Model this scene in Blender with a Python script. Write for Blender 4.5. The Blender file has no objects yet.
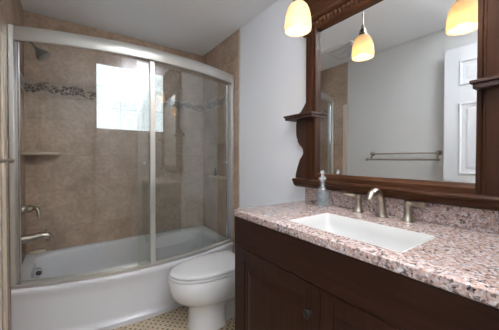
import bpy, bmesh, math, random
from mathutils import Vector, Matrix
random.seed(7)
S = bpy.context.scene
COL = S.collection
PI = math.pi

# ------------------------------------------------------------------ camera
F_PX, CXP, CYP = 253.34, 249.3, 161.57
yaw, pit, rol = map(math.radians, (35.357, -0.8, 0.127))
d = Vector((math.sin(yaw)*math.cos(pit), math.cos(yaw)*math.cos(pit), math.sin(pit)))
rt = Vector((math.cos(yaw), -math.sin(yaw), 0)); up = rt.cross(d)
r2 = rt*math.cos(rol) + up*math.sin(rol); u2 = -rt*math.sin(rol) + up*math.cos(rol)
cam = bpy.data.cameras.new('camera'); co = bpy.data.objects.new('camera', cam); COL.objects.link(co)
co.matrix_world = Matrix(((r2.x, u2.x, -d.x, 0), (r2.y, u2.y, -d.y, 0), (r2.z, u2.z, -d.z, 1.14), (0, 0, 0, 1)))
cam.sensor_width = 36; cam.lens = F_PX*36/499
cam.shift_x = (249.5-CXP)/499; cam.shift_y = -(165-CYP)/499
cam.clip_start = 0.02
S.camera = co

# ------------------------------------------------------------------ world, lights, exposure
w = bpy.data.worlds.new('world'); S.world = w; w.use_nodes = True
w.node_tree.nodes['Background'].inputs[0].default_value = (0.75, 0.86, 1, 1)
w.node_tree.nodes['Background'].inputs[1].default_value = 0.6
S.view_settings.view_transform = 'Standard'; S.view_settings.look = 'None'
S.view_settings.gamma = 1; S.view_settings.use_curve_mapping = False
S.view_settings.exposure = 0.68

def light(name, kind, loc, energy, color, rot=(0, 0, 0), **k):
    l = bpy.data.lights.new(name, kind); l.energy = energy; l.color = color
    for a, v in k.items(): setattr(l, a, v)
    o = bpy.data.objects.new(name, l); o.location = loc; o.rotation_euler = rot; COL.objects.link(o)
    return o
# photographer's flash bounced off the ceiling just inside the doorway
light('flash_bounce', 'SPOT', (0.50, 0.10, 1.75), 160.0, (0.93, 0.96, 1.0), rot=(PI-0.10, 0.14, 0), spot_size=1.75, spot_blend=0.9, shadow_soft_size=0.08)
light('fill_spot_back', 'SPOT', (0.55, 0.42, 1.95), 85.0, (0.93, 0.96, 1.0), rot=(-PI/2-0.15, 0, -0.55), spot_size=2.0, spot_blend=0.9, shadow_soft_size=0.08)  # second spot, added as unseen frontal fill off the doorway wall
# area light added as fill in the unseen hall behind the doorway
light('hall_fill_light', 'AREA', (0.3, -1.0, 2.26), 20.0, (0.95, 0.97, 1.0), shape='RECTANGLE', size=1.2, size_y=1.6)

# ------------------------------------------------------------------ materials
def mat(name):
    m = bpy.data.materials.new(name); m.use_nodes = True
    nt = m.node_tree; return m, nt, nt.nodes, nt.links, nt.nodes['Principled BSDF']
def simple(name, c, rough=0.5, metal=0.0, spec=0.5, coat=0.0):
    m, nt, N, L, b = mat(name)
    b.inputs['Base Color'].default_value = (*c, 1); b.inputs['Roughness'].default_value = rough
    b.inputs['Metallic'].default_value = metal; b.inputs['Specular IOR Level'].default_value = spec
    b.inputs['Coat Weight'].default_value = coat
    return m
def node(N, t, **k):
    n = N.new(t)
    for a, v in k.items(): setattr(n, a, v)
    return n
def ramp(N, stops, interp='LINEAR'):
    r = N.new('ShaderNodeValToRGB'); r.color_ramp.interpolation = interp
    e = r.color_ramp.elements
    while len(e) > 1: e.remove(e[-1])
    e[0].position = stops[0][0]; e[0].color = (*stops[0][1], 1)
    for p, c in stops[1:]:
        q = e.new(p); q.color = (*c, 1)
    return r
def mixc(N, L, f, a, b, blend='MIX'):
    x = node(N, 'ShaderNodeMix', data_type='RGBA', blend_type=blend)
    for s, v in (('Factor', f), ('A', a), ('B', b)):
        i = x.inputs[{'Factor': 0, 'A': 6, 'B': 7}[s]]
        if isinstance(v, (int, float)): i.default_value = v
        elif isinstance(v, tuple): i.default_value = (*v, 1)
        else: L.new(v, i)
    return x.outputs[2]
def math_(N, L, op, a, b=None):
    x = node(N, 'ShaderNodeMath', operation=op)
    for i, v in enumerate((a, b)):
        if v is None: continue
        if isinstance(v, (int, float)): x.inputs[i].default_value = v
        else: L.new(v, x.inputs[i])
    return x.outputs[0]

def paint(name, c, rough=0.6):
    m, nt, N, L, b = mat(name)
    tc = node(N, 'ShaderNodeTexCoord'); n = node(N, 'ShaderNodeTexNoise'); n.inputs['Scale'].default_value = 140
    L.new(tc.outputs['Object'], n.inputs['Vector'])
    bp = node(N, 'ShaderNodeBump'); bp.inputs['Strength'].default_value = 0.04; bp.inputs['Distance'].default_value = 0.002
    L.new(n.outputs[0], bp.inputs['Height']); L.new(bp.outputs[0], b.inputs['Normal'])
    b.inputs['Base Color'].default_value = (*c, 1); b.inputs['Roughness'].default_value = rough
    return m
M_WALL = paint('white_wall_paint_lit', (0.86, 0.88, 0.93), 0.42)  # albedo raised to stand for the stronger light on the right wall
M_WALL2 = paint('white_wall_paint_shaded', (0.66, 0.66, 0.65), 0.5)  # same white walls, their dimmer light put into a greyer colour
M_CEIL = paint('ceiling_paint', (0.87, 0.88, 0.90), 0.7)
M_DOOR = simple('white_door_paint', (0.68, 0.69, 0.71), 0.4)

def tile_mat(name, axes):
    m, nt, N, L, b = mat(name)
    tc = node(N, 'ShaderNodeTexCoord'); sp = node(N, 'ShaderNodeSeparateXYZ'); L.new(tc.outputs['Object'], sp.inputs[0])
    cb = node(N, 'ShaderNodeCombineXYZ')
    L.new(sp.outputs[axes[0]], cb.inputs[0]); L.new(sp.outputs[axes[1]], cb.inputs[1])
    mp = node(N, 'ShaderNodeMapping'); mp.inputs['Location'].default_value = (0.11, 0.06, 0); L.new(cb.outputs[0], mp.inputs[0])
    br = node(N, 'ShaderNodeTexBrick'); L.new(mp.outputs[0], br.inputs[0])
    br.inputs['Scale'].default_value = 1; br.inputs['Brick Width'].default_value = 0.46; br.inputs['Row Height'].default_value = 0.305
    br.inputs['Mortar Size'].default_value = 0.0022; br.inputs['Mortar Smooth'].default_value = 0.3
    br.inputs['Color1'].default_value = (0.42, 0.302, 0.226, 1); br.inputs['Color2'].default_value = (0.46, 0.34, 0.256, 1)
    br.inputs['Mortar'].default_value = (0.325, 0.25, 0.195, 1)
    n1 = node(N, 'ShaderNodeTexNoise'); n1.inputs['Scale'].default_value = 5.5; n1.inputs['Detail'].default_value = 7; n1.inputs['Roughness'].default_value = 0.65
    L.new(tc.outputs['Object'], n1.inputs['Vector'])
    r1 = ramp(N, [(0.32, (0.80, 0.76, 0.74)), (0.5, (1, 1, 1)), (0.7, (1.22, 1.2, 1.18))]); L.new(n1.outputs[0], r1.inputs[0])
    n2 = node(N, 'ShaderNodeTexNoise'); n2.inputs['Scale'].default_value = 38; n2.inputs['Detail'].default_value = 5
    L.new(tc.outputs['Object'], n2.inputs['Vector'])
    r2_ = ramp(N, [(0.35, (0.86, 0.86, 0.86)), (0.65, (1.1, 1.1, 1.1))]); L.new(n2.outputs[0], r2_.inputs[0])
    c = mixc(N, L, 1.0, br.outputs[0], r1.outputs[0], 'MULTIPLY'); c = mixc(N, L, 1.0, c, r2_.outputs[0], 'MULTIPLY')
    L.new(c, b.inputs['Base Color']); b.inputs['Roughness'].default_value = 0.26; b.inputs['Specular IOR Level'].default_value = 0.45
    bp = node(N, 'ShaderNodeBump'); bp.inputs['Strength'].default_value = 0.15; bp.inputs['Distance'].default_value = 0.001; bp.invert = True
    L.new(br.outputs[1], bp.inputs['Height']); L.new(bp.outputs[0], b.inputs['Normal'])
    return m
M_TILE_XZ = tile_mat('travertine_tile_far', (0, 2))
M_TILE_YZ = tile_mat('travertine_tile_side', (1, 2))
M_STONE = simple('cream_stone', (0.50, 0.40, 0.29), 0.4)
M_EDGE = simple('cream_tile_edging', (0.62, 0.53, 0.42), 0.4)

def mosaic_band(name, ax):
    m, nt, N, L, b = mat(name)
    tc = node(N, 'ShaderNodeTexCoord'); sp = node(N, 'ShaderNodeSeparateXYZ'); L.new(tc.outputs['Object'], sp.inputs[0])
    u = sp.outputs[ax]; v = math_(N, L, 'SUBTRACT', sp.outputs[2], 1.715)
    wv = math_(N, L, 'MULTIPLY', math_(N, L, 'SINE', math_(N, L, 'MULTIPLY', u, 2*PI/0.21)), 0.016)
    wv2 = math_(N, L, 'MULTIPLY', math_(N, L, 'SINE', math_(N, L, 'MULTIPLY', u, 2*PI/0.14)), 0.014)
    dd = math_(N, L, 'ABSOLUTE', math_(N, L, 'SUBTRACT', v, wv))
    de = math_(N, L, 'ABSOLUTE', math_(N, L, 'ADD', v, wv2))
    cb = node(N, 'ShaderNodeCombineXYZ'); L.new(u, cb.inputs[0]); L.new(v, cb.inputs[1])
    vo = node(N, 'ShaderNodeTexVoronoi', feature='DISTANCE_TO_EDGE'); vo.inputs['Scale'].default_value = 40; L.new(cb.outputs[0], vo.inputs['Vector'])
    vc = node(N, 'ShaderNodeTexVoronoi'); vc.inputs['Scale'].default_value = 40; L.new(cb.outputs[0], vc.inputs['Vector'])
    sepc = node(N, 'ShaderNodeSeparateColor'); L.new(vc.outputs['Color'], sepc.inputs[0])
    pr = ramp(N, [(0, (0.045, 0.028, 0.022)), (0.55, (0.075, 0.05, 0.038)), (0.66, (0.42, 0.33, 0.25)), (0.76, (0.11, 0.075, 0.055))], 'CONSTANT')
    L.new(sepc.outputs[0], pr.inputs[0])
    gap = math_(N, L, 'LESS_THAN', vo.outputs[0], 0.055)
    leaf = mixc(N, L, gap, pr.outputs[0], (0.45, 0.36, 0.28))
    mask = math_(N, L, 'MAXIMUM', math_(N, L, 'LESS_THAN', dd, 0.034), math_(N, L, 'LESS_THAN', de, 0.024))
    bg = mixc(N, L, gap, (0.42, 0.33, 0.26), (0.34, 0.265, 0.21))
    L.new(mixc(N, L, mask, bg, leaf), b.inputs['Base Color']); b.inputs['Roughness'].default_value = 0.35
    return m
M_BAND_X = mosaic_band('vine_mosaic_far', 0); M_BAND_Y = mosaic_band('vine_mosaic_side', 1)

def floor_mat():
    m, nt, N, L, b = mat('pinwheel_floor_mosaic')
    tc = node(N, 'ShaderNodeTexCoord')
    mp = node(N, 'ShaderNodeMapping'); mp.inputs['Rotation'].default_value = (0, 0, 0.0); L.new(tc.outputs['Object'], mp.inputs[0])
    br = node(N, 'ShaderNodeTexBrick'); L.new(mp.outputs[0], br.inputs[0])
    br.inputs['Scale'].default_value = 1; br.inputs['Brick Width'].default_value = 0.05; br.inputs['Row Height'].default_value = 0.025
    br.inputs['Mortar Size'].default_value = 0.0012
    br.inputs['Color1'].default_value = (0.62, 0.51, 0.36, 1); br.inputs['Color2'].default_value = (0.50, 0.40, 0.27, 1); br.inputs['Mortar'].default_value = (0.36, 0.29, 0.2, 1)
    sp = node(N, 'ShaderNodeSeparateXYZ'); L.new(mp.outputs[0], sp.inputs[0])
    def cell(o, off):
        f = math_(N, L, 'FRACT', math_(N, L, 'ADD', math_(N, L, 'MULTIPLY', o, 20.0), off))
        return math_(N, L, 'ABSOLUTE', math_(N, L, 'SUBTRACT', f, 0.5))
    def dots(ox, oy):
        return math_(N, L, 'LESS_THAN', math_(N, L, 'MAXIMUM', cell(sp.outputs[0], ox), cell(sp.outputs[1], oy)), 0.13)
    mk = math_(N, L, 'MAXIMUM', dots(0, 0), dots(0.5, 0.5))
    L.new(mixc(N, L, mk, br.outputs[0], (0.11, 0.07, 0.045)), b.inputs['Base Color']); b.inputs['Roughness'].default_value = 0.4
    return m
M_FLOOR = floor_mat()

def granite():
    m, nt, N, L, b = mat('pink_speckled_granite')
    tc = node(N, 'ShaderNodeTexCoord')
    def noise(s, d_=4, r=0.6):
        n = node(N, 'ShaderNodeTexNoise'); n.inputs['Scale'].default_value = s; n.inputs['Detail'].default_value = d_; n.inputs['Roughness'].default_value = r
        L.new(tc.outputs['Object'], n.inputs['Vector']); return n.outputs[0]
    def vor(s):
        mp = node(N, 'ShaderNodeMapping'); mp.inputs['Rotation'].default_value = (0.5, 0.7, 0.5); L.new(tc.outputs['Object'], mp.inputs[0])
        nn = node(N, 'ShaderNodeTexNoise'); nn.inputs['Scale'].default_value = 60; L.new(mp.outputs[0], nn.inputs['Vector'])
        ad = mixc(N, L, 0.02, mp.outputs[0], nn.outputs[1], 'ADD')
        v = node(N, 'ShaderNodeTexVoronoi'); v.inputs['Scale'].default_value = s; L.new(ad, v.inputs['Vector'])
        sc = node(N, 'ShaderNodeSeparateColor'); L.new(v.outputs['Color'], sc.inputs[0]); return sc.outputs
    v1 = vor(125); v2 = vor(215)
    r = ramp(N, [(0, (0.022, 0.020, 0.028)), (0.11, (0.13, 0.10, 0.11)), (0.19, (0.40, 0.255, 0.215)), (0.42, (0.50, 0.35, 0.30)), (0.62, (0.55, 0.445, 0.415)), (0.78, (0.66, 0.63, 0.65)), (0.93, (0.40, 0.36, 0.40))], 'CONSTANT')
    L.new(v1[0], r.inputs[0])
    rr = ramp(N, [(0, (0.025, 0.022, 0.03)), (0.13, (0.45, 0.305, 0.255)), (0.5, (0.56, 0.43, 0.39)), (0.76, (0.66, 0.63, 0.65))], 'CONSTANT'); L.new(v2[1], rr.inputs[0])
    c = mixc(N, L, 0.38, r.outputs[0], rr.outputs[0])
    L.new(c, b.inputs['Base Color']); b.inputs['Roughness'].default_value = 0.16; b.inputs['Specular IOR Level'].default_value = 0.5
    return m
M_GRAN = granite()

def wood(name, c1, c2, axis, rough=0.32):
    m, nt, N, L, b = mat(name)
    tc = node(N, 'ShaderNodeTexCoord'); mp = node(N, 'ShaderNodeMapping')
    sc = [60, 60, 60]; sc[axis] = 4; mp.inputs['Scale'].default_value = sc; L.new(tc.outputs['Object'], mp.inputs[0])
    n = node(N, 'ShaderNodeTexNoise'); n.inputs['Scale'].default_value = 1; n.inputs['Detail'].default_value = 6; L.new(mp.outputs[0], n.inputs['Vector'])
    r = ramp(N, [(0.3, c1), (0.7, c2)]); L.new(n.outputs[0], r.inputs[0]); L.new(r.outputs[0], b.inputs['Base Color'])
    b.inputs['Roughness'].default_value = rough; b.inputs['Specular IOR Level'].default_value = 0.15
    return m
M_CAB = wood('espresso_cabinet_wood', (0.021, 0.0080, 0.0050), (0.040, 0.0150, 0.0088), 1, 0.36)
M_CABV = wood('espresso_cabinet_wood_upright', (0.021, 0.0080, 0.0050), (0.040, 0.0150, 0.0088), 2, 0.36)
M_FRM = wood('walnut_frame_wood_lit', (0.038, 0.0145, 0.0065), (0.085, 0.034, 0.015), 1, 0.33)  # same walnut, grazing light on the sill painted in as a lighter tone
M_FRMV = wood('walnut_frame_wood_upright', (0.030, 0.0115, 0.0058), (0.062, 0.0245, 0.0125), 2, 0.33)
M_CARVE = simple('carved_dark_wood', (0.045, 0.017, 0.010), 0.4)
M_PORC = simple('white_porcelain', (0.68, 0.68, 0.69), 0.12, 0, 0.5, 0.3)
M_SINK = simple('white_sink_ceramic', (0.70, 0.70, 0.69), 0.12, 0, 0.5, 0.3)
M_TUB = simple('white_tub_enamel', (0.62, 0.62, 0.645), 0.18, 0, 0.5, 0.2)
M_NICK = simple('brushed_nickel', (0.43, 0.385, 0.325), 0.28, 1.0)
M_DNICK = simple('shower_nickel', (0.44, 0.39, 0.33), 0.26, 1.0)
M_RAIL = simple('satin_nickel_frame', (0.56, 0.545, 0.515), 0.33, 0.65)
M_CHROME = simple('polished_chrome', (0.78, 0.80, 0.83), 0.12, 1.0)
M_MIRROR = simple('mirror_silver', (0.86, 0.875, 0.875), 0.008, 1.0)
M_DARK = simple('dark_gap', (0.02, 0.018, 0.017), 0.6)
M_KNOB = simple('oil_rubbed_bronze', (0.02, 0.017, 0.015), 0.4, 0.3)
M_PLAST = simple('white_plastic', (0.74, 0.74, 0.75), 0.45)
M_SOAP = simple('cream_soap', (0.78, 0.70, 0.55), 0.45)
M_HEAD = simple('dark_nickel', (0.20, 0.18, 0.155), 0.32, 1.0)  # nickel set darker than the other shower fittings
M_RUB = simple('grey_seal', (0.25, 0.27, 0.29), 0.5)

def thin_glass(name, tint, f0, rough=0.0, haze=0.0, hazec=(0.7, 0.72, 0.72)):
    m, nt, N, L, b = mat(name); N.remove(b)
    out = N['Material Output']
    g = node(N, 'ShaderNodeNewGeometry'); dp = node(N, 'ShaderNodeVectorMath', operation='DOT_PRODUCT')
    L.new(g.outputs['Incoming'], dp.inputs[0]); L.new(g.outputs['Normal'], dp.inputs[1])
    c = math_(N, L, 'ABSOLUTE', dp.outputs['Value'])
    p = math_(N, L, 'POWER', math_(N, L, 'SUBTRACT', 1.0, c), 5.0)
    f = math_(N, L, 'ADD', math_(N, L, 'MULTIPLY', p, 1-f0), f0)
    t = node(N, 'ShaderNodeBsdfTransparent'); t.inputs[0].default_value = (*tint, 1)
    gl = node(N, 'ShaderNodeBsdfGlossy'); gl.inputs['Roughness'].default_value = rough; gl.inputs[0].default_value = (1, 1, 1, 1)
    mx = node(N, 'ShaderNodeMixShader'); L.new(f, mx.inputs[0]); L.new(t.outputs[0], mx.inputs[1]); L.new(gl.outputs[0], mx.inputs[2])
    last = mx
    if haze:
        df = node(N, 'ShaderNodeBsdfDiffuse'); df.inputs[0].default_value = (*hazec, 1)
        m2 = node(N, 'ShaderNodeMixShader'); m2.inputs[0].default_value = haze
        L.new(mx.outputs[0], m2.inputs[1]); L.new(df.outputs[0], m2.inputs[2]); last = m2
    L.new(last.outputs[0], out.inputs[0])
    return m
M_GLASS = thin_glass('clear_shower_glass', (0.955, 0.97, 0.965), 0.05, haze=0.01)
M_GLASS2 = thin_glass('shower_glass_reflection_haze', (0.78, 0.81, 0.79), 0.17, haze=0.10, hazec=(.50,.53,.49))  # same glass; grey haze painted in for the white wall it reflects
M_BOTTLE = thin_glass('blue_tinted_glass', (0.88, 0.92, 0.93), 0.12, haze=0.10, hazec=(0.72, 0.80, 0.84))

def block_glass():
    m, nt, N, L, b = mat('rippled_glass_block')
    tc = node(N, 'ShaderNodeTexCoord')
    w1 = node(N, 'ShaderNodeTexVoronoi'); w1.inputs['Scale'].default_value = 52; L.new(tc.outputs['Object'], w1.inputs['Vector'])
    n = node(N, 'ShaderNodeTexNoise'); n.inputs['Scale'].default_value = 6; L.new(tc.outputs['Object'], n.inputs['Vector'])
    r = ramp(N, [(0.0, (0.98, 1.0, 1.02)), (0.35, (0.92, 0.97, 1.0)), (0.8, (0.60, 0.70, 0.77))]); L.new(w1.outputs['Distance'], r.inputs[0])
    r3 = ramp(N, [(0.3, (0.90, 0.95, 0.97)), (0.6, (1, 1, 1))]); L.new(n.outputs[0], r3.inputs[0])
    c = mixc(N, L, 1.0, r.outputs[0], r3.outputs[0], 'MULTIPLY')
    L.new(c, b.inputs['Emission Color']); b.inputs['Emission Strength'].default_value = 0.80
    b.inputs['Base Color'].default_value = (0.12, 0.14, 0.15, 1); b.inputs['Roughness'].default_value = 0.2
    bp = node(N, 'ShaderNodeBump'); bp.inputs['Strength'].default_value = 0.4; bp.inputs['Distance'].default_value = 0.002
    L.new(w1.outputs['Distance'], bp.inputs['Height']); L.new(bp.outputs[0], b.inputs['Normal'])
    return m
M_BLOCK = block_glass()
def grout_lit():
    m, nt, N, L, b = mat('translucent_block_joint')
    b.inputs['Base Color'].default_value = (0.6, 0.63, 0.64, 1)
    b.inputs['Emission Color'].default_value = (0.8, 0.9, 0.95, 1); b.inputs['Emission Strength'].default_value = 0.30
    return m
M_JOINT = grout_lit()
def shade_mat():
    m, nt, N, L, b = mat('amber_frosted_shade'); N.remove(b); out = N['Material Output']
    tr = node(N, 'ShaderNodeBsdfTranslucent'); tr.inputs[0].default_value = (0.62, 0.50, 0.33, 1)
    df = node(N, 'ShaderNodeBsdfDiffuse'); df.inputs[0].default_value = (0.60, 0.52, 0.40, 1)
    mx = node(N, 'ShaderNodeMixShader'); mx.inputs[0].default_value = 0.45; L.new(tr.outputs[0], mx.inputs[1]); L.new(df.outputs[0], mx.inputs[2])
    em = node(N, 'ShaderNodeEmission'); em.inputs[0].default_value = (1.0, 0.76, 0.46, 1); em.inputs[1].default_value = 0.13
    tp_ = node(N, 'ShaderNodeBsdfTransparent'); tp_.inputs[0].default_value = (1, .86, .62, 1); mt = node(N, 'ShaderNodeMixShader'); mt.inputs[0].default_value = 0.14
    L.new(mx.outputs[0], mt.inputs[1]); L.new(tp_.outputs[0], mt.inputs[2])
    ad = node(N, 'ShaderNodeAddShader'); L.new(mt.outputs[0], ad.inputs[0]); L.new(em.outputs[0], ad.inputs[1]); L.new(ad.outputs[0], out.inputs[0])
    return m
M_SHADE = shade_mat()
def emit(name, c, s):
    m, nt, N, L, b = mat(name); N.remove(b)
    e = node(N, 'ShaderNodeEmission'); e.inputs[0].default_value = (*c, 1); e.inputs[1].default_value = s
    L.new(e.outputs[0], N['Material Output'].inputs[0]); return m
M_BULB = emit('lit_bulb', (1.0, 0.86, 0.62), 7.0)

# ------------------------------------------------------------------ mesh helpers
class MB:
    def __init__(s): s.v = []; s.f = []
    def add(s, vs, fs):
        o = len(s.v); s.v += [tuple(p) for p in vs]; s.f += [tuple(i+o for i in f) for f in fs]; return s
    def box(s, x0, x1, y0, y1, z0, z1):
        return s.add([(x0,y0,z0),(x1,y0,z0),(x1,y1,z0),(x0,y1,z0),(x0,y0,z1),(x1,y0,z1),(x1,y1,z1),(x0,y1,z1)],
                     [(0,3,2,1),(4,5,6,7),(0,1,5,4),(1,2,6,5),(2,3,7,6),(3,0,4,7)])
    def prism(s, poly, axis, a, b):
        """poly: 2-D points; axis 'x': (y,z), 'y': (x,z), 'z': (x,y)"""
        n = len(poly)
        P = lambda p, t: {'x': (t, p[0], p[1]), 'y': (p[0], t, p[1]), 'z': (p[0], p[1], t)}[axis]
        vs = [P(p, a) for p in poly] + [P(p, b) for p in poly]
        return s.add(vs, [tuple(range(n))[::-1], tuple(range(n, 2*n))] + [(i, (i+1) % n, n+(i+1) % n, n+i) for i in range(n)])
    def rings(s, rings, cap0=True, cap1=True, closed=False):
        n = len(rings[0]); vs = [p for r in rings for p in r]; fs = []
        for k in range(len(rings)-1):
            for i in range(n):
                j = (i+1) % n; fs.append((k*n+i, k*n+j, (k+1)*n+j, (k+1)*n+i))
        if closed:
            k = len(rings)-1
            for i in range(n): j = (i+1) % n; fs.append((k*n+i, k*n+j, j, i))
        else:
            if cap0: fs.append(tuple(range(n))[::-1])
            if cap1: fs.append(tuple(range((len(rings)-1)*n, len(rings)*n)))
        return s.add(vs, fs)
    def lathe(s, prof, c=(0, 0, 0), axis=(0, 0, 1), n=24, cap0=True, cap1=True):
        a = Vector(axis).normalized(); t = a.orthogonal().normalized(); b = a.cross(t); c = Vector(c)
        return s.rings([[c + a*h + (t*math.cos(2*PI*i/n) + b*math.sin(2*PI*i/n))*r for i in range(n)] for r, h in prof], cap0, cap1)
    def tube(s, pts, rad, n=12):
        pts = [Vector(p) for p in pts]
        if not isinstance(rad, (list, tuple)): rad = [rad]*len(pts)
        rs = []; t0 = (pts[1]-pts[0]).normalized(); nrm = t0.orthogonal().normalized()
        for i, p in enumerate(pts):
            t = (pts[min(i+1, len(pts)-1)] - pts[max(i-1, 0)]).normalized()
            nrm = (nrm - t*nrm.dot(t)).normalized(); b = t.cross(nrm)
            rs.append([p + (nrm*math.cos(2*PI*k/n) + b*math.sin(2*PI*k/n))*rad[i] for k in range(n)])
        return s.rings(rs)
    def ball(s, c, r, sz=(1, 1, 1), n=12):
        prof = [(max(1e-4, math.sin(PI*i/n))*r, -math.cos(PI*i/n)*r) for i in range(n+1)]
        rs = [[(c[0]+math.cos(2*PI*k/(2*n))*q*sz[0], c[1]+math.sin(2*PI*k/(2*n))*q*sz[1], c[2]+h*sz[2]) for k in range(2*n)] for q, h in prof]
        return s.rings(rs)
def smooth_path(pts, k=6):
    """Catmull-Rom through tuples of any length"""
    out = []; n = len(pts)
    for i in range(n-1):
        p0, p1, p2, p3 = pts[max(i-1, 0)], pts[i], pts[i+1], pts[min(i+2, n-1)]
        for j in range(k):
            t = j/k
            out.append(tuple(0.5*(2*b + (c-a)*t + (2*a-5*b+4*c-d_)*t*t + (-a+3*b-3*c+d_)*t**3) for a, b, c, d_ in zip(p0, p1, p2, p3)))
    out.append(tuple(pts[-1])); return out

BASE = {}
def obj(name, mb, m, parent=None, bevel=0, smooth=35, segs=2, subsurf=0):
    off = Vector((0, 0, 0)); p = parent
    while p is not None: off += BASE.get(p, Vector((0, 0, 0))); p = p.parent
    me = bpy.data.meshes.new(name)
    me.from_pydata([tuple(Vector(v)-off) for v in mb.v], [], mb.f); me.update()
    bm = bmesh.new(); bm.from_mesh(me); bmesh.ops.recalc_face_normals(bm, faces=bm.faces); bm.to_mesh(me); bm.free()
    if smooth:
        me.polygons.foreach_set('use_smooth', [True]*len(me.polygons)); me.set_sharp_from_angle(angle=math.radians(smooth))
    me.materials.append(m)
    o = bpy.data.objects.new(name, me); COL.objects.link(o)
    if parent: o.parent = parent
    if bevel:
        b = o.modifiers.new('bevel', 'BEVEL'); b.width = bevel; b.segments = segs; b.limit_method = 'ANGLE'; b.angle_limit = math.radians(40); b.harden_normals = False
    if subsurf:
        q = o.modifiers.new('subsurf', 'SUBSURF'); q.levels = subsurf; q.render_levels = subsurf
    return o
def tag(o, label, cat, group=None):
    o['label'] = label; o['category'] = cat
    if group: o['group'] = group
    return o
def thing(name, label, cat, loc, group=None):
    o = bpy.data.objects.new(name, None); o.location = loc; o.empty_display_size = 0.05; COL.objects.link(o)
    BASE[o] = Vector(loc); return tag(o, label, cat, group)
def struct(name, mb, m, parent=None, bevel=0):
    o = obj(name, mb, m, parent, bevel)
    if parent is None: o['kind'] = 'structure'
    return o

# ------------------------------------------------------------------ dimensions
XL, XR, YF, ZC = -0.298, 1.269, 2.705, 2.313      # left wall, right wall, far wall, ceiling
YBK = 0.015                                       # room face of the wall with the doorway the camera stands in
YT_R, YT_L = 1.942, 1.84                          # where the alcove tile ends on the right and left wall
WX0, WX1, WZ0, WZ1 = 0.204, 0.811, 1.411, 2.007   # glass block window
NY0, NY1, NZ0, NZ1 = 2.189, 2.541, 0.94, 1.30     # wall niche
def bow(x): return 1.885 + 0.155*((x-0.488)/0.775)**2

# ------------------------------------------------------------------ room shell
struct('floor', MB().box(XL-.1, XR+.15, -2.1, YF+.1, -.06, 0), M_FLOOR)
struct('ceiling', MB().box(XL-.1, XR+.15, -2.1, YF+.1, ZC, ZC+.06), M_CEIL)
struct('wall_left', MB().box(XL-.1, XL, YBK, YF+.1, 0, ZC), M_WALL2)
struct('wall_right', MB().box(XR, XR+.15, YBK, 2.12, 0, ZC), M_WALL)
f = MB()
f.box(XL, WX0, YF, YF+.1, 0, ZC); f.box(WX1, XR, YF, YF+.1, 0, ZC); f.box(WX0, WX1, YF, YF+.1, 0, WZ0); f.box(WX0, WX1, YF, YF+.1, WZ1, ZC)
struct('wall_far', f, M_TILE_XZ)
f = MB(); x0, x1 = XR-.006, XR+.15
f.box(x0, x0+.006, YT_R, 2.12, 0, ZC)
f.box(x0, x1, 2.12, NY0, 0, ZC); f.box(x0, x1, NY1, YF, 0, ZC); f.box(x0, x1, NY0, NY1, 0, NZ0); f.box(x0, x1, NY0, NY1, NZ1, ZC); f.box(XR+.09, x1, NY0, NY1, NZ0, NZ1)
struct('wall_alcove_right', f, M_TILE_YZ)
struct('wall_alcove_left', MB().box(XL, XL+.006, YT_L, YF, 0, ZC), M_TILE_YZ)
f = MB(); DX0, DX1, DZ = -0.21, 0.60, 2.09
f.box(XL-.1, DX0, YBK-.12, YBK, 0, ZC); f.box(DX1, XR+.15, YBK-.12, YBK, 0, ZC); f.box(DX0, DX1, YBK-.12, YBK, DZ, ZC)
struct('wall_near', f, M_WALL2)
f = MB(); f.box(XL-.1, XR+.15, -2.1, -2.05, 0, ZC); f.box(XL-.1, XL-.05, -2.05, YBK-.12, 0, ZC); f.box(XR+.1, XR+.15, -2.05, YBK-.12, 0, ZC)
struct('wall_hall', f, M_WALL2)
f = MB(); f.box(DX0-.0, DX0+.015, YBK-.12, YBK, 0, DZ); f.box(DX1-.015, DX1, YBK-.12, YBK, 0, DZ); f.box(DX0+.015, DX1-.015, YBK-.12, YBK, DZ-.015, DZ)
struct('trim_1', f, M_DOOR)
# vine mosaic border round the alcove
struct('trim_2', MB().box(XL+.006, WX0-.004, YF-.003, YF, 1.662, 1.768).box(WX1+.004, XR-.006, YF-.003, YF, 1.662, 1.768), M_BAND_X)
struct('trim_3', MB().box(XR-.009, XR-.006, YT_R+.12, YF-.003, 1.662, 1.768), M_BAND_Y)
struct('trim_4', MB().box(XL+.006, XL+.009, 2.05, YF-.003, 1.662, 1.768), M_BAND_Y)
# cream edging of the tile on the left wall, pale sill of the niche
struct('trim_5', MB().box(XL+.006, XL+.016, YT_L, YT_L+.05, 0, 1.80), M_EDGE, bevel=.003)
struct('trim_6', MB().box(XR-.012, XR+.09, NY0-.01, NY1+.01, NZ0-.012, NZ0+.006), M_EDGE, bevel=.003)
struct('trim_7', MB().box(XR-.011, XR-.001, YT_R-.012, YT_R, 0, ZC-.001), M_EDGE, bevel=.003)
# glass block window
wn = bpy.data.objects.new('window_1', None); wn.location = (WX0, YF, WZ0); COL.objects.link(wn); BASE[wn] = Vector(wn.location); wn['kind'] = 'structure'
f = MB(); bw, bh = (WX1-WX0)/3, (WZ1-WZ0)/3; g = MB()
for i in range(3):
    for k in range(3):
        a, c = WX0+i*bw+.006, WX0+(i+1)*bw-.006; e, h = WZ0+k*bh+.006, WZ0+(k+1)*bh-.006
        q = .012
        f.rings([[(a,YF+.06,e),(c,YF+.06,e),(c,YF+.06,h),(a,YF+.06,h)], [(a,YF+.016,e),(c,YF+.016,e),(c,YF+.016,h),(a,YF+.016,h)],
                 [(a+q,YF+.006,e+q),(c-q,YF+.006,e+q),(c-q,YF+.006,h-q),(a+q,YF+.006,h-q)]])
obj('glass_blocks', f, M_BLOCK, wn, smooth=0)
obj('block_joints', MB().box(WX0, WX1, YF+.02, YF+.07, WZ0, WZ1), M_JOINT, wn, smooth=0)

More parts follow.
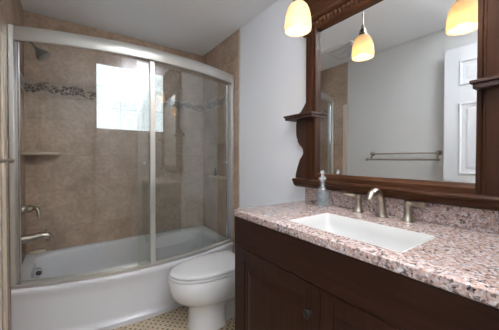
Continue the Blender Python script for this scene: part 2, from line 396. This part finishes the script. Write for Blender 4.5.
# ------------------------------------------------------------------ open bathroom door (seen in the mirror)
dr = bpy.data.objects.new('door_1', None); dr.location = (-.19, YBK+.01, 0); COL.objects.link(dr); BASE[dr] = Vector(dr.location); dr['kind'] = 'structure'
Y0d, Y1d, XD0, XD1 = YBK+.012, 0.822, -.208, -.174
obj('door_leaf', MB().box(XD0, XD1, Y0d, Y1d, .012, 2.07), M_DOOR, dr, bevel=.003)
cols = [(Y0d+.105, 0.360), (0.455, Y1d-.105)]; rowsz = [(0.16, 0.84), (1.01, 1.60), (1.745, 1.95)]
f = MB()
for (ya, yb) in cols:
    for (za, zb) in rowsz:
        for X, sgn in ((XD1, 1), (XD0, -1)):
            R = lambda i, h: [(X+sgn*h, ya+i, za+i), (X+sgn*h, yb-i, za+i), (X+sgn*h, yb-i, zb-i), (X+sgn*h, ya+i, zb-i)]
            f.rings([R(-.004, 0), R(.004, .009), R(.012, .009), R(.024, -.006), R(.034, -.006), R(.060, .006)], cap0=False)
obj('raised_panels', f, M_DOOR, dr, smooth=0)
kb = MB().lathe([(.030, 0), (.030, .005), (.012, .008), (.011, .016), (.022, .020), (.025, .028), (.020, .036), (.001, .038)], (XD1, Y1d-.075, .88), (1, 0, 0))
obj('door_knob', kb, M_NICK, dr)

# ------------------------------------------------------------------ bathtub with bowed front
tub = thing('bathtub', 'white alcove bathtub with a bowed front apron under the sliding glass doors', 'bathtub', (0.488, 2.3, 0))
TX0, TX1, TYB = XL+.008, XR-.009, YF-.002
NP = 128
def loop(ins_l, ins_r, ins_b, ins_f, z, exp=None, ztilt=0.0, bowf=1.0):
    out = []
    for i in range(NP):
        th = 2*PI*i/NP + PI/4; c, s_ = math.cos(th), math.sin(th)
        if exp is None: m_ = max(abs(c), abs(s_)); u, v = c/m_, s_/m_
        else: u = math.copysign(abs(c)**(2/exp), c); v = math.copysign(abs(s_)**(2/exp), s_)
        xa, xb = TX0+ins_l, TX1-ins_r
        x = (xa+xb)/2 + u*(xb-xa)/2
        yf_ = bow(x)*bowf + (1-bowf)*1.93 + ins_f; yb = TYB-ins_b
        y = yf_ + (v+1)/2*(yb-yf_)
        out.append((x, y, z + ztilt*(v+1)/2))
    return out
f = MB()
f.rings([loop(0,0,0,-.020,.0), loop(0,0,0,-.020,.030), loop(0,0,0,-.004,.042), loop(0,0,0,.004,.07), loop(0,0,0,.012,.25), loop(0,0,0,.010,.285), loop(0,0,0,.001,.306), loop(0,0,0,-.002,.325),
         loop(0,0,0,.000,.338), loop(0,0,0,.007,.345), loop(0,0,0,.014,.347,None,.012),
         loop(.055,.075,.045,.075,.349,5,.014), loop(.068,.09,.055,.088,.343,5,.014), loop(.075,.105,.062,.096,.325,4.5,.012),
         loop(.09,.15,.07,.108,.20,4), loop(.11,.20,.085,.125,.09,4), loop(.15,.27,.115,.16,.055,4), loop(.22,.36,.18,.22,.045,4)], cap0=False)
obj('basin', f, M_TUB, tub, smooth=40)
f = MB().lathe([(.040, 0), (.040, .006), (.036, .010), (.030, .011)], (TX0+.088, 2.44, .282), (.8, -.6, -.1), 28)
ov = obj('overflow_plate', f, M_CHROME, tub)
obj('trip_lever', MB().lathe([(.016, 0), (.016, .012), (.010, .018), (.001, .019)], (TX0+.097, 2.4335, .281), (.8, -.6, -.1), 20), M_KNOB, ov)
obj('drain', MB().lathe([(.035, 0), (.035, .004), (.028, .006), (.001, .004)], (TX0+.36, 2.33, .046)), M_CHROME, tub)
# small cream soap bar on the corner of the rim
f = MB().ball((TX0+.075, 2.655, .378), 1.0, (.055, .028, .0145), 10)
tag(obj('soap_bar', f, M_SOAP), 'small cream soap bar lying on the bathtub rim in the far corner', 'soap')

# ------------------------------------------------------------------ bowed sliding shower doors
sd = thing('shower_door', 'framed bypass glass shower doors with a bowed nickel header above the bathtub', 'shower door', (0.488, 1.95, .349))
HZ0, HZ1 = 1.834, 1.92
def bowstrip(prof, xa, xb, n=40, close=True):
    """sweep a (dy, z) profile along the bow from xa to xb"""
    return MB().rings([[(xa+(xb-xa)*k/n, bow(xa+(xb-xa)*k/n)+dy, z) for dy, z in prof] for k in range(n+1)])
hp = [(.004, HZ0), (-.004, HZ0+.004), (-.006, HZ0+.012), (-.009, HZ0+.043), (-.006, HZ0+.074), (-.002, HZ1-.004), (.005, HZ1), (.060, HZ1), (.064, HZ1-.005), (.064, HZ0+.024), (.058, HZ0+.022)]
obj('header_rail', bowstrip(hp, XL+.0335, XR-.0345), M_RAIL, sd, smooth=30)
tp = [(.012, .3485), (.012, .368), (.020, .373), (.024, .366), (.060, .366), (.064, .378), (.070, .378), (.070, .3485)]
obj('bottom_track', bowstrip(tp, XL+.007, XR-.008), M_RAIL, sd, smooth=30)
for sx, xa in ((1, XL+.007), (-1, XR-.008)):
    ya = bow(xa)
    f = MB()
    xs = sorted((xa, xa+sx*.026))
    f.box(xs[0], xs[1], ya-.012, ya+.064, .375, HZ1+.001)
    obj('wall_jamb', f, M_RAIL, sd, bevel=.004)
def panel(xa, xb, dy, gm, stiles, knobs):
    n = 30
    p = obj('glass_panel', MB().rings([[(xa+(xb-xa)*k/n, bow(xa+(xb-xa)*k/n)+dy, .372), (xa+(xb-xa)*k/n, bow(xa+(xb-xa)*k/n)+dy, HZ0+.03)] for k in range(n+1)], False, False), gm, sd, smooth=60)
    # the two-point rings fold over each face once: keep a single sheet
    me = p.data; bm = bmesh.new(); bm.from_mesh(me); seen = set(); kill = []
    for fc in bm.faces:
        key = tuple(sorted(v.index for v in fc.verts))
        if key in seen: kill.append(fc)
        seen.add(key)
    bmesh.ops.delete(bm, geom=kill, context='FACES_ONLY'); bm.to_mesh(me); bm.free()
    for (xs, w_, mm) in stiles:
        obj('stile', bowstrip([(dy-.009, .373), (dy+.009, .373), (dy+.009, HZ0+.010), (dy-.009, HZ0+.010)], xs-w_/2, xs+w_/2, 2), mm, p, smooth=0, bevel=.003)
    for (xk, zk) in knobs:
        yk = bow(xk)+dy
        obj('knob', MB().lathe([(.010, -.030), (.012, -.026), (.012, -.016), (.006, -.010), (.006, .010), (.012, .016), (.012, .026), (.010, .030)], (xk, yk, zk), (0, 1, 0), 16), M_CHROME, p)
    return p
panel(XL+.034, .505, .024, M_GLASS, [(XL+.046, .020, M_CHROME), (.492, .036, M_RAIL)], [])
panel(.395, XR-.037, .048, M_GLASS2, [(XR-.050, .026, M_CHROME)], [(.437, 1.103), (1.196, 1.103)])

# ------------------------------------------------------------------ shower fittings on the left wall
sh = thing('wall_shower', 'nickel shower head on a bent arm high on the left tiled wall', 'shower head', (XL+.008, 2.42, 2.0))
obj('wall_flange', MB().lathe([(.03, -.001), (.03, .006), (.02, .014), (.010, .016)], (XL+.007, 2.42, 1.995), (1, 0, 0)), M_DNICK, sh)
obj('shower_arm', MB().tube(smooth_path([(XL+.008, 2.42, 1.995), (XL+.04, 2.42, 1.992), (XL+.075, 2.42, 1.975), (XL+.105, 2.42, 1.940), (XL+.115, 2.42, 1.928)], 5), .0095), M_HEAD, sh)
hd = obj('spray_head', MB().lathe([(.010, -.012), (.014, -.004), (.016, .010), (.026, .018), (.043, .048), (.047, .056), (.047, .074), (.040, .079), (.001, .080)], (XL+.105, 2.42, 1.938), (.62, -.12, -.75), 28), M_HEAD, sh)
sv = thing('shower_valve', 'nickel shower valve with a lever handle on the left tiled wall', 'shower valve', (XL+.008, 2.43, .77))
obj('escutcheon', MB().lathe([(.072, -.001), (.072, .004), (.062, .010), (.036, .014), (.032, .030), (.026, .036), (.026, .066), (.018, .070)], (XL+.007, 2.43, .765), (1, 0, 0), 32), M_DNICK, sv)
obj('lever', MB().tube(smooth_path([(XL+.06, 2.43, .765, .013), (XL+.078, 2.43, .768, .012), (XL+.098, 2.425, .764, .010), (XL+.106, 2.42, .745, .008), (XL+.112, 2.415, .715, .0085), (XL+.116, 2.412, .70, .006)], 5) and [p[:3] for p in smooth_path([(XL+.06, 2.43, .765), (XL+.078, 2.43, .768), (XL+.098, 2.425, .764), (XL+.106, 2.42, .745), (XL+.112, 2.415, .715), (XL+.116, 2.412, .70)], 5)], [.019]*6+[.015]*8+[.013]*8+[.011]*4), M_DNICK, sv)
sp_ = thing('tub_spout', 'nickel bathtub spout under the shower valve on the left wall', 'tub spout', (XL+.008, 2.45, .54))
obj('spout_body', MB().tube([(XL+.007, 2.45, .545), (XL+.03, 2.45, .547), (XL+.07, 2.45, .549), (XL+.11, 2.45, .555), (XL+.14, 2.45, .556), (XL+.158, 2.45, .548), (XL+.170, 2.45, .530), (XL+.176, 2.45, .512)], [.034, .031, .028, .026, .026, .026, .024, .022], 16), M_DNICK, sp_)
obj('diverter_knob', MB().lathe([(.004, 0), (.004, .012), (.009, .014), (.009, .022), (.005, .026)], (XL+.150, 2.45, .572)), M_DNICK, sp_)
# corner shelf
f = MB(); c = (XL+.007, YF-.001); n = 12
poly = [c, (c[0]+.225, c[1])] + [(c[0]+.225*math.cos(t)**.55, c[1]-.20*math.sin(t)**.55) for t in [PI/2*k/n for k in range(1, n)]] + [(c[0], c[1]-.20)]
f.prism(poly, 'z', 1.160, 1.184)
tag(obj('corner_shelf', f, M_STONE, bevel=.003), 'cream stone soap shelf across the far left corner of the shower', 'shelf')
# what stands in the niche
nb = thing('shampoo_bottle', 'small dark bottle standing in the tiled wall niche', 'bottle', (XR+.03, 2.47, NZ0+.006))
obj('bottle_body', MB().lathe([(.016, 0), (.017, .004), (.017, .05), (.008, .06), (.008, .066)], (XR+.03, 2.47, NZ0+.006), n=16), M_KNOB, nb)
obj('cap', MB().lathe([(.010, 0), (.010, .015), (.007, .018)], (XR+.03, 2.47, NZ0+.072), n=16), M_DARK, nb)

# ------------------------------------------------------------------ toilet
to = thing('toilet', 'white two piece toilet with closed lid between the bathtub and the vanity', 'toilet', (.85, 1.60, 0))
TY = 1.602
def egg(z, xf, xb, hw, n=48, blunt=2.0, yc=TY):
    """egg outline: pointed half towards -X, fuller half towards the wall"""
    xm = xf + (xb-xf)*.56; out = []
    for i in range(n):
        t = 2*PI*i/n; c, s_ = math.cos(t), math.sin(t)
        if c < 0: x = xm + (xm-xf)*c; y = hw*math.copysign(abs(s_)**.95, s_)
        else: x = xm + (xb-xm)*abs(c)**(2/blunt); y = hw*math.copysign(abs(s_)**(2/blunt), s_)
        out.append((x, yc+y, z))
    return out
f = MB().rings([egg(0, .640, .882, .120, blunt=6), egg(.012, .640, .882, .120, blunt=6), egg(.03, .647, .878, .114, blunt=6), egg(.135, .648, .878, .113, blunt=6), egg(.162, .640, .91, .117, blunt=4.5),
                egg(.178, .612, 1.0, .132, blunt=4), egg(.202, .567, 1.05, .157, blunt=4), egg(.235, .536, 1.06, .171, blunt=4), egg(.285, .520, 1.06, .177, blunt=4), egg(.345, .514, 1.06, .178, blunt=4), egg(.357, .519, 1.06, .175, blunt=4), egg(.359, .53, 1.05, .165, blunt=4)])
f.box(.84, 1.13, TY-.075, TY+.075, 0, .28); f.box(.95, 1.245, TY-.13, TY+.09, .25, .371)
obj('bowl', f, M_PORC, to, smooth=50)
f = MB().rings([egg(.361, .522, 1.03, .170, blunt=6), egg(.363, .515, 1.033, .175, blunt=6), egg(.372, .515, 1.033, .175, blunt=6), egg(.374, .520, 1.03, .172, blunt=6)])
obj('seat', f, M_PORC, to, smooth=50)
f = MB().rings([egg(.3815, .530, 1.045, .164, blunt=9), egg(.3825, .522, 1.048, .170, blunt=9), egg(.391, .520, 1.048, .171, blunt=9), egg(.397, .526, 1.045, .168, blunt=9), egg(.400, .545, 1.035, .155, blunt=8), egg(.402, .60, .98, .11, blunt=5), egg(.4025, .70, .88, .04, blunt=3)])
obj('lid', f, M_PORC, to, smooth=50)
for s in (-1, 1): obj('hinge', MB().box(1.035, 1.065, TY+s*.075-.02, TY+s*.075+.02, .360, .385), M_PORC, to, bevel=.005)
obj('tank', MB().box(1.125, XR-.012, TY-.155, TY+.140, .372, .70), M_PORC, to, bevel=.015, segs=3)
obj('tank_lid', MB().box(1.118, XR-.008, TY-.162, TY+.143, .701, .735), M_PORC, to, bevel=.008, segs=3)
obj('flush_lever', MB().tube([(1.124, TY+.10, .655), (1.108, TY+.10, .655), (1.104, TY+.07, .650), (1.104, TY+.03, .646)], [.008, .007, .006, .005]), M_CHROME, to)

# ------------------------------------------------------------------ vanity cabinet
VY0, VY1, VX = .028, 1.134, .713
va = thing('vanity_cabinet', 'espresso brown wooden vanity cabinet under the granite countertop', 'cabinet', (1.0, .58, 0))
f = MB().box(VX, XR-.006, VY0, VY1, .10, .70); f.box(VX+.06, XR-.006, VY0, VY1, 0, .10)
f.box(VX, VX+.02, VY0, VY1, .70, .8355); f.box(XR-.026, XR-.006, VY0, VY1, .70, .8355); f.box(VX+.02, XR-.026, VY0, VY0+.02, .70, .8355); f.box(VX+.02, XR-.026, VY1-.02, VY1, .70, .8355)
obj('body', f, M_CABV, va, smooth=0)
obj('false_drawer_front', MB().box(VX-.004, VX-.0003, VY0+.002, VY1-.002, .690, .832), M_CAB, va, bevel=.003)
def cab_door(ya, yb, knob_y):
    za, zb, xa = .105, .683, VX-.004
    f = MB(); sw, rw = .052, .060
    f.box(xa, VX+.012, ya, ya+sw, za, zb); f.box(xa, VX+.012, yb-sw, yb, za, zb)
    f.box(xa, VX+.012, ya+sw, yb-sw, za, za+rw); f.box(xa, VX+.012, ya+sw, yb-sw, zb-rw, zb)
    dd = obj('cabinet_door', f, M_CABV, va, smooth=0, bevel=.0015)
    a, b_, e, h = ya+sw, yb-sw, za+rw, zb-rw
    R = lambda i, x: [(x, a+i, e+i), (x, b_-i, e+i), (x, b_-i, h-i), (x, a+i, h-i)]
    obj('raised_panel', MB().rings([R(-.002, xa+.0095), R(.006, xa+.0095), R(.012, xa+.008), R(.050, xa-.001), R(.054, xa-.002)], cap0=False), M_CABV, dd, smooth=0)
    if knob_y: obj('cabinet_knob', MB().lathe([(.008, 0), (.006, .006), (.006, .012), (.013, .017), (.015, .022), (.013, .028), (.001, .030)], (xa, knob_y, .583), (-1, 0, 0), 20), M_KNOB, dd)
cab_door(.573, 1.092, .612); cab_door(.066, .568, None)

# ------------------------------------------------------------------ granite countertop with sink hole and backsplash
CX0, CX1, CY0, CY1 = .703, XR-.002, .022, 1.130
SX0, SX1, SY0, SY1 = .779, 1.050, .338, .806
ct = thing('countertop', 'pink speckled granite countertop with backsplash on the vanity cabinet', 'countertop', (1.0, .58, .836))
def cl(x0, x1, y0, y1, z, exp=None, n=96):
    out = []
    for i in range(n):
        th = 2*PI*i/n + PI/4; c, s_ = math.cos(th), math.sin(th)
        if exp is None: m_ = max(abs(c), abs(s_)); u, v = c/m_, s_/m_
        else: u = math.copysign(abs(c)**(2/exp), c); v = math.copysign(abs(s_)**(2/exp), s_)
        out.append(((x0+x1)/2+u*(x1-x0)/2, (y0+y1)/2+v*(y1-y0)/2, z))
    return out
r = .005
f = MB().rings([cl(CX0+r, CX1, CY0, CY1-r, .868), cl(CX0+.001, CX1, CY0, CY1-.001, .866), cl(CX0, CX1, CY0, CY1, .862), cl(CX0, CX1, CY0, CY1, .840), cl(CX0+.003, CX1, CY0, CY1-.003, .836),
                cl(SX0, SX1, SY0, SY1, .836, 30), cl(SX0, SX1, SY0, SY1, .866, 30), cl(SX0-.002, SX1+.002, SY0-.002, SY1+.002, .868, 30)], closed=True)
obj('slab', f, M_GRAN, ct, smooth=30)
obj('backsplash', MB().box(XR-.022, XR-.002, CY0, CY1, .8685, .952), M_GRAN, ct, bevel=.002)
sk = thing('sink', 'white rectangular undermount sink set into the granite countertop', 'sink', (.915, .575, .70))
q = -.006
f = MB().rings([cl(SX0-.03, SX1+.03, SY0-.03, SY1+.03, .8355, 30), cl(SX0+.0006, SX1-.0006, SY0+.0006, SY1-.0006, .8352, 30), cl(SX0+.0006, SX1-.0006, SY0+.0006, SY1-.0006, .8655, 30), cl(SX0+.004, SX1-.004, SY0+.004, SY1-.004, .8672, 30), cl(SX0+.007, SX1-.007, SY0+.007, SY1-.007, .8645, 28), cl(SX0+.009, SX1-.009, SY0+.010, SY1-.010, .826, 16), cl(SX0+.012, SX1-.012, SY0+.014, SY1-.014, .775, 7),
                cl(SX0+.028, SX1-.028, SY0+.034, SY1-.034, .738, 5), cl(SX0+.06, SX1-.06, SY0+.08, SY1-.08, .724, 4), cl(.90, .93, .555, .595, .718, 2)], cap0=False)
obj('bowl', f, M_SINK, sk, smooth=50)
obj('drain', MB().lathe([(.020, 0), (.020, .003), (.014, .004), (.001, .003)], (.915, .575, .7182)), M_CHROME, sk)

# ------------------------------------------------------------------ widespread faucet
fa = thing('faucet', 'brushed nickel widespread faucet with two lever handles behind the sink', 'faucet', (1.2, .625, .868))
pth = [(1.192, .604, .8685, .027), (1.192, .604, .874, .026), (1.190, .604, .886, .021), (1.187, .604, .915, .0175), (1.181, .604, .948, .016), (1.167, .604, .974, .0155), (1.146, .604, .988, .0155), (1.120, .604, .989, .016), (1.100, .605, .979, .0165), (1.086, .606, .962, .0155), (1.081, .606, .952, .014)]
sm = smooth_path(pth, 5)
obj('spout', MB().tube([p[:3] for p in sm], [p[3] for p in sm], 18), M_NICK, fa)
obj('lift_rod', MB().lathe([(.003, 0), (.003, .062), (.006, .065), (.006, .073), (.002, .077)], (1.222, .604, .868), n=12), M_NICK, fa)
for yb, sg in ((.728, 1), (.497, -1)):
    h = obj('handle', MB().lathe([(.026, .0004), (.026, .004), (.022, .010), (.0155, .030), (.0135, .052), (.0135, .062), (.016, .067), (.0175, .076), (.015, .085), (.006, .090)], (1.20, yb, .868)), M_NICK, fa)
    obj('lever', MB().tube([(1.20, yb, .945), (1.197, yb+sg*.018, .944), (1.19, yb+sg*.042, .945), (1.184, yb+sg*.064, .947), (1.181, yb+sg*.075, .948)], [.013, .011, .0115, .0125, .009], 14), M_NICK, h)

# ------------------------------------------------------------------ glass bottle with stopper
bo = thing('glass_bottle', 'clear bluish glass bottle with crystal stopper on the countertop by the faucet', 'bottle', (1.168, .928, .868))
bc = (1.168, .928, .8685)
obj('bottle_body', MB().lathe([(.028, 0), (.035, .003), (.037, .012), (.036, .05), (.036, .062), (.033, .080), (.026, .096), (.018, .110), (.012, .120), (.012, .128), (.019, .131), (.020, .135), (.012, .139), (.010, .141)], bc, n=28), M_BOTTLE, bo, smooth=50)
obj('liquid', MB().lathe([(.024, .005), (.031, .008), (.032, .05), (.031, .066), (.027, .078)], bc, n=24), thin_glass('pale_blue_liquid', (0.84, 0.90, 0.93), .02, haze=.12, hazec=(.60, .70, .76)), bo)
st = obj('stopper', MB().lathe([(.008, .139), (.010, .146), (.021, .150), (.024, .157), (.020, .164), (.010, .168), (.008, .176), (.012, .181), (.014, .190), (.010, .200), (.001, .204)], bc, n=8), thin_glass('cut_crystal', (.85, .88, .9), .2, rough=.05, haze=.25, hazec=(.8, .82, .84)), bo, smooth=0)

# ------------------------------------------------------------------ framed mirror with side shelves
GX = 1.239; GY0, GY1, GZ0, GZ1 = .281, 1.020, 1.047, 1.910; FB = XR-.002
mi = thing('mirror', 'large mirror in a carved dark walnut frame with two small side shelves', 'mirror', (1.24, .64, .968))
obj('mirror_glass', MB().box(GX, GX+.006, GY0-.012, GY1+.012, GZ0-.012, GZ1+.012), M_MIRROR, mi, smooth=0)
f = MB().box(GX+.007, FB, .20, 1.08, .98, 2.0); obj('backing_board', f, M_CARVE, mi, smooth=0)
def stile(y_in, sg):
    P = [(GX-.0005, y_in), (1.218, y_in), (1.214, y_in+sg*.004), (1.214, y_in+sg*.014), (1.221, y_in+sg*.018), (1.221, y_in+sg*.024), (1.210, y_in+sg*.028), (1.208, y_in+sg*.050), (1.210, y_in+sg*.074), (1.216, y_in+sg*.078), (FB, y_in+sg*.078), (FB, y_in+sg*.06), (GX-.0005, y_in+sg*.06)]
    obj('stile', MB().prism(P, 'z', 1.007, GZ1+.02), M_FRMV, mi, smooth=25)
stile(GY1, 1); stile(GY0-.003, -1)
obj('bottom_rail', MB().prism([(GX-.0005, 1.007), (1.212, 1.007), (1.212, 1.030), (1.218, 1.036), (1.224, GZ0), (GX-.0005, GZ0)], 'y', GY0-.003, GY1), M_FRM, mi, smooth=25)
sill = [(FB, .955), (1.222, .955), (1.214, .959), (1.206, .964), (1.198, .974), (1.194, .986), (1.188, .990), (1.185, 1.000), (1.190, 1.008), (FB, 1.008)]
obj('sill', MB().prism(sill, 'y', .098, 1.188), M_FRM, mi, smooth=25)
top = [(GX-.0005, GZ1), (1.224, GZ1), (1.216, GZ1+.010), (1.214, GZ1+.022), (1.222, GZ1+.026), (1.222, GZ1+.068), (1.212, GZ1+.074), (1.206, GZ1+.086), (1.212, GZ1+.094), (1.216, GZ1+.100), (1.216, 2.120), (1.205, 2.130), (1.19, 2.150), (1.165, 2.172), (1.145, 2.190), (1.138, 2.215), (FB, 2.215), (FB, GZ1+.03), (GX-.0005, GZ1+.03)]
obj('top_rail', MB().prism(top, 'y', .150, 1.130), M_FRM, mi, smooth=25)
f = MB()
nn = 34
for k in range(nn):
    y = .215 + (1.07-.215)*k/(nn-1)
    f.ball((1.219, y, GZ1+.047), 1, (.009, .0095, .017), 6)
obj('rope_carving', f, M_FRM, mi, smooth=60)
prof = [(0, 1.39), (.104, 1.39), (.109, 1.361), (.108, 1.30), (.103, 1.274), (.094, 1.262), (.096, 1.250), (.077, 1.226), (.054, 1.206), (.046, 1.19), (.046, 1.169), (.058, 1.152), (.075, 1.130), (.092, 1.09), (.104, 1.055), (.111, 1.03), (.112, 1.009), (0, 1.009)]
gus = [(0, 1.416), (.102, 1.416), (.085, 1.428), (.062, 1.446), (.04, 1.472), (.024, 1.495), (.010, 1.505), (0, 1.505)]
for y0, sg in ((1.0875, 1), (.1935, -1)):
    obj('scroll_bracket', MB().prism([(y0+sg*a, z) for a, z in prof], 'x', 1.228, FB), M_CARVE, mi, smooth=30, bevel=.003)
    obj('gusset', MB().prism([(y0+sg*a, z) for a, z in gus], 'x', 1.228, FB), M_CARVE, mi, smooth=30, bevel=.002)
    e0 = y0 - sg*(.0785 if sg > 0 else .094); e1 = y0 + sg*.165; ys = sorted((e0, e1)); yt = sorted((e0+sg*.008, e1-sg*.008))
    f = MB().box(1.165, FB, ys[0], ys[1], 1.406, 1.418); f.box(1.172, FB, yt[0], yt[1], 1.388, 1.406)
    # a notch for the stile is not needed: the shelf laps over its front
    obj('shelf', f, M_CARVE, mi, bevel=.003)

# ------------------------------------------------------------------ pendant lamps in front of the mirror
def pendant(x, y, zb, label):
    p = thing('pendant_lamp', label, 'lamp', (x, y, zb), 'pendant lamps over the vanity')
    pr = [(.0655, 0), (.0665, .008), (.0662, .028), (.0648, .056), (.0612, .080), (.0555, .102), (.0475, .120), (.0370, .132), (.0260, .138), (.0180, .140)]
    inn = [(r_-.004, h+(.002 if i == 0 else -.002)) for i, (r_, h) in enumerate(pr)]
    c = Vector((x, y, zb)); n = 40
    rg = [[(x+math.cos(2*PI*i/n)*r_, y+math.sin(2*PI*i/n)*r_, zb+h) for i in range(n)] for r_, h in pr]
    rg2 = [[(x+math.cos(2*PI*i/n)*r_, y+math.sin(2*PI*i/n)*r_, zb+h) for i in range(n)] for r_, h in inn]
    obj('shade', MB().rings(rg2[::-1]+rg, False, False), M_SHADE, p, smooth=60)
    obj('bulb', MB().ball((x, y, zb+.052), 1, (.024, .024, .030), 10), M_BULB, p, smooth=60)
    obj('socket', MB().lathe([(.012, .078), (.014, .133), (.026, .1405), (.027, .147), (.024, .153), (.022, .168), (.019, .171), (.019, .177), (.014, .183), (.011, .201), (.006, .209)], (x, y, zb)), M_DNICK, p)
    obj('stem', MB().lathe([(.0035, .207), (.0035, .263), (.006, .265), (.006, .278), (.0035, .280), (.0035, ZC-.016-zb)], (x, y, zb), n=10), M_DNICK, p)
    obj('ceiling_canopy', MB().lathe([(.006, ZC-.022-zb), (.045, ZC-.018-zb), (.056, ZC-.008-zb), (.056, ZC-.0005-zb)], (x, y, zb)), M_DNICK, p)
    light('pendant_light', 'POINT', (x, y, zb+.022), 1.5, (1.0, .74, .46), shadow_soft_size=.02)
pendant(.945, .910, 1.783, 'amber glass pendant lamp in front of the upper left corner of the mirror frame')
pendant(.945, .402, 1.755, 'amber glass pendant lamp nearer the doorway, seen at right in the mirror')

# ------------------------------------------------------------------ double towel bar on the left wall (seen in the mirror)
tb = thing('towel_bar', 'nickel double towel bar on the left wall, seen in the mirror', 'towel bar', (XL, 1.2, 1.16))
for y in (1.515, .895):
    b = obj('wall_bracket', MB().lathe([(.026, 0), (.026, .005), (.018, .012), (.011, .018), (.010, .040), (.012, .046), (.001, .048)], (XL, y, 1.19), (1, 0, 0)), M_NICK, tb)
    obj('bracket_arm', MB().tube([(XL+.030, y, 1.188), (XL+.030, y, 1.15), (XL+.036, y, 1.132), (XL+.05, y, 1.127), (XL+.086, y, 1.127)], [.008, .008, .008, .0075, .008]), M_NICK, b)
obj('upper_bar', MB().tube([(XL+.038, .895, 1.19), (XL+.038, 1.515, 1.19)], .0075), M_NICK, tb)
lb = obj('lower_bar', MB().tube([(XL+.087, .872, 1.127), (XL+.087, 1.535, 1.127)], .0075), M_NICK, tb)
for y, s in ((1.535, 1), (.872, -1)):
    obj('finial', MB().lathe([(.008, -.012), (.012, -.008), (.012, .003), (.007, .007), (.009, .012), (.001, .018)], (XL+.087, y, 1.127), (0, s, 0), 16), M_NICK, lb)

# ------------------------------------------------------------------ exhaust vent in the ceiling (seen in the mirror)
ve = thing('ceiling_vent', 'white square exhaust vent grille in the ceiling near the tub', 'vent', (.03, 1.66, ZC))
vx0, vx1, vy0, vy1 = -.15, .20, 1.48, 1.83
f = MB(); R = lambda i, z: [(vx0+i, vy0+i, z), (vx1-i, vy0+i, z), (vx1-i, vy1-i, z), (vx0+i, vy1-i, z)]
f.rings([R(0, ZC-.0005), R(0, ZC-.010), R(.012, ZC-.018), R(.045, ZC-.018), R(.050, ZC-.008)], False, False)
obj('vent_frame', f, M_PLAST, ve, smooth=0)
f = MB()
for k in range(11):
    y = vy0+.058+k*.0234; f.box(vx0+.048, vx1-.048, y, y+.011, ZC-.015, ZC-.006)
obj('grille', f, M_PLAST, ve, smooth=0)
obj('fan_recess', MB().box(vx0+.046, vx1-.046, vy0+.046, vy1-.046, ZC-.004, ZC-.0006), M_RUB, ve, smooth=0)
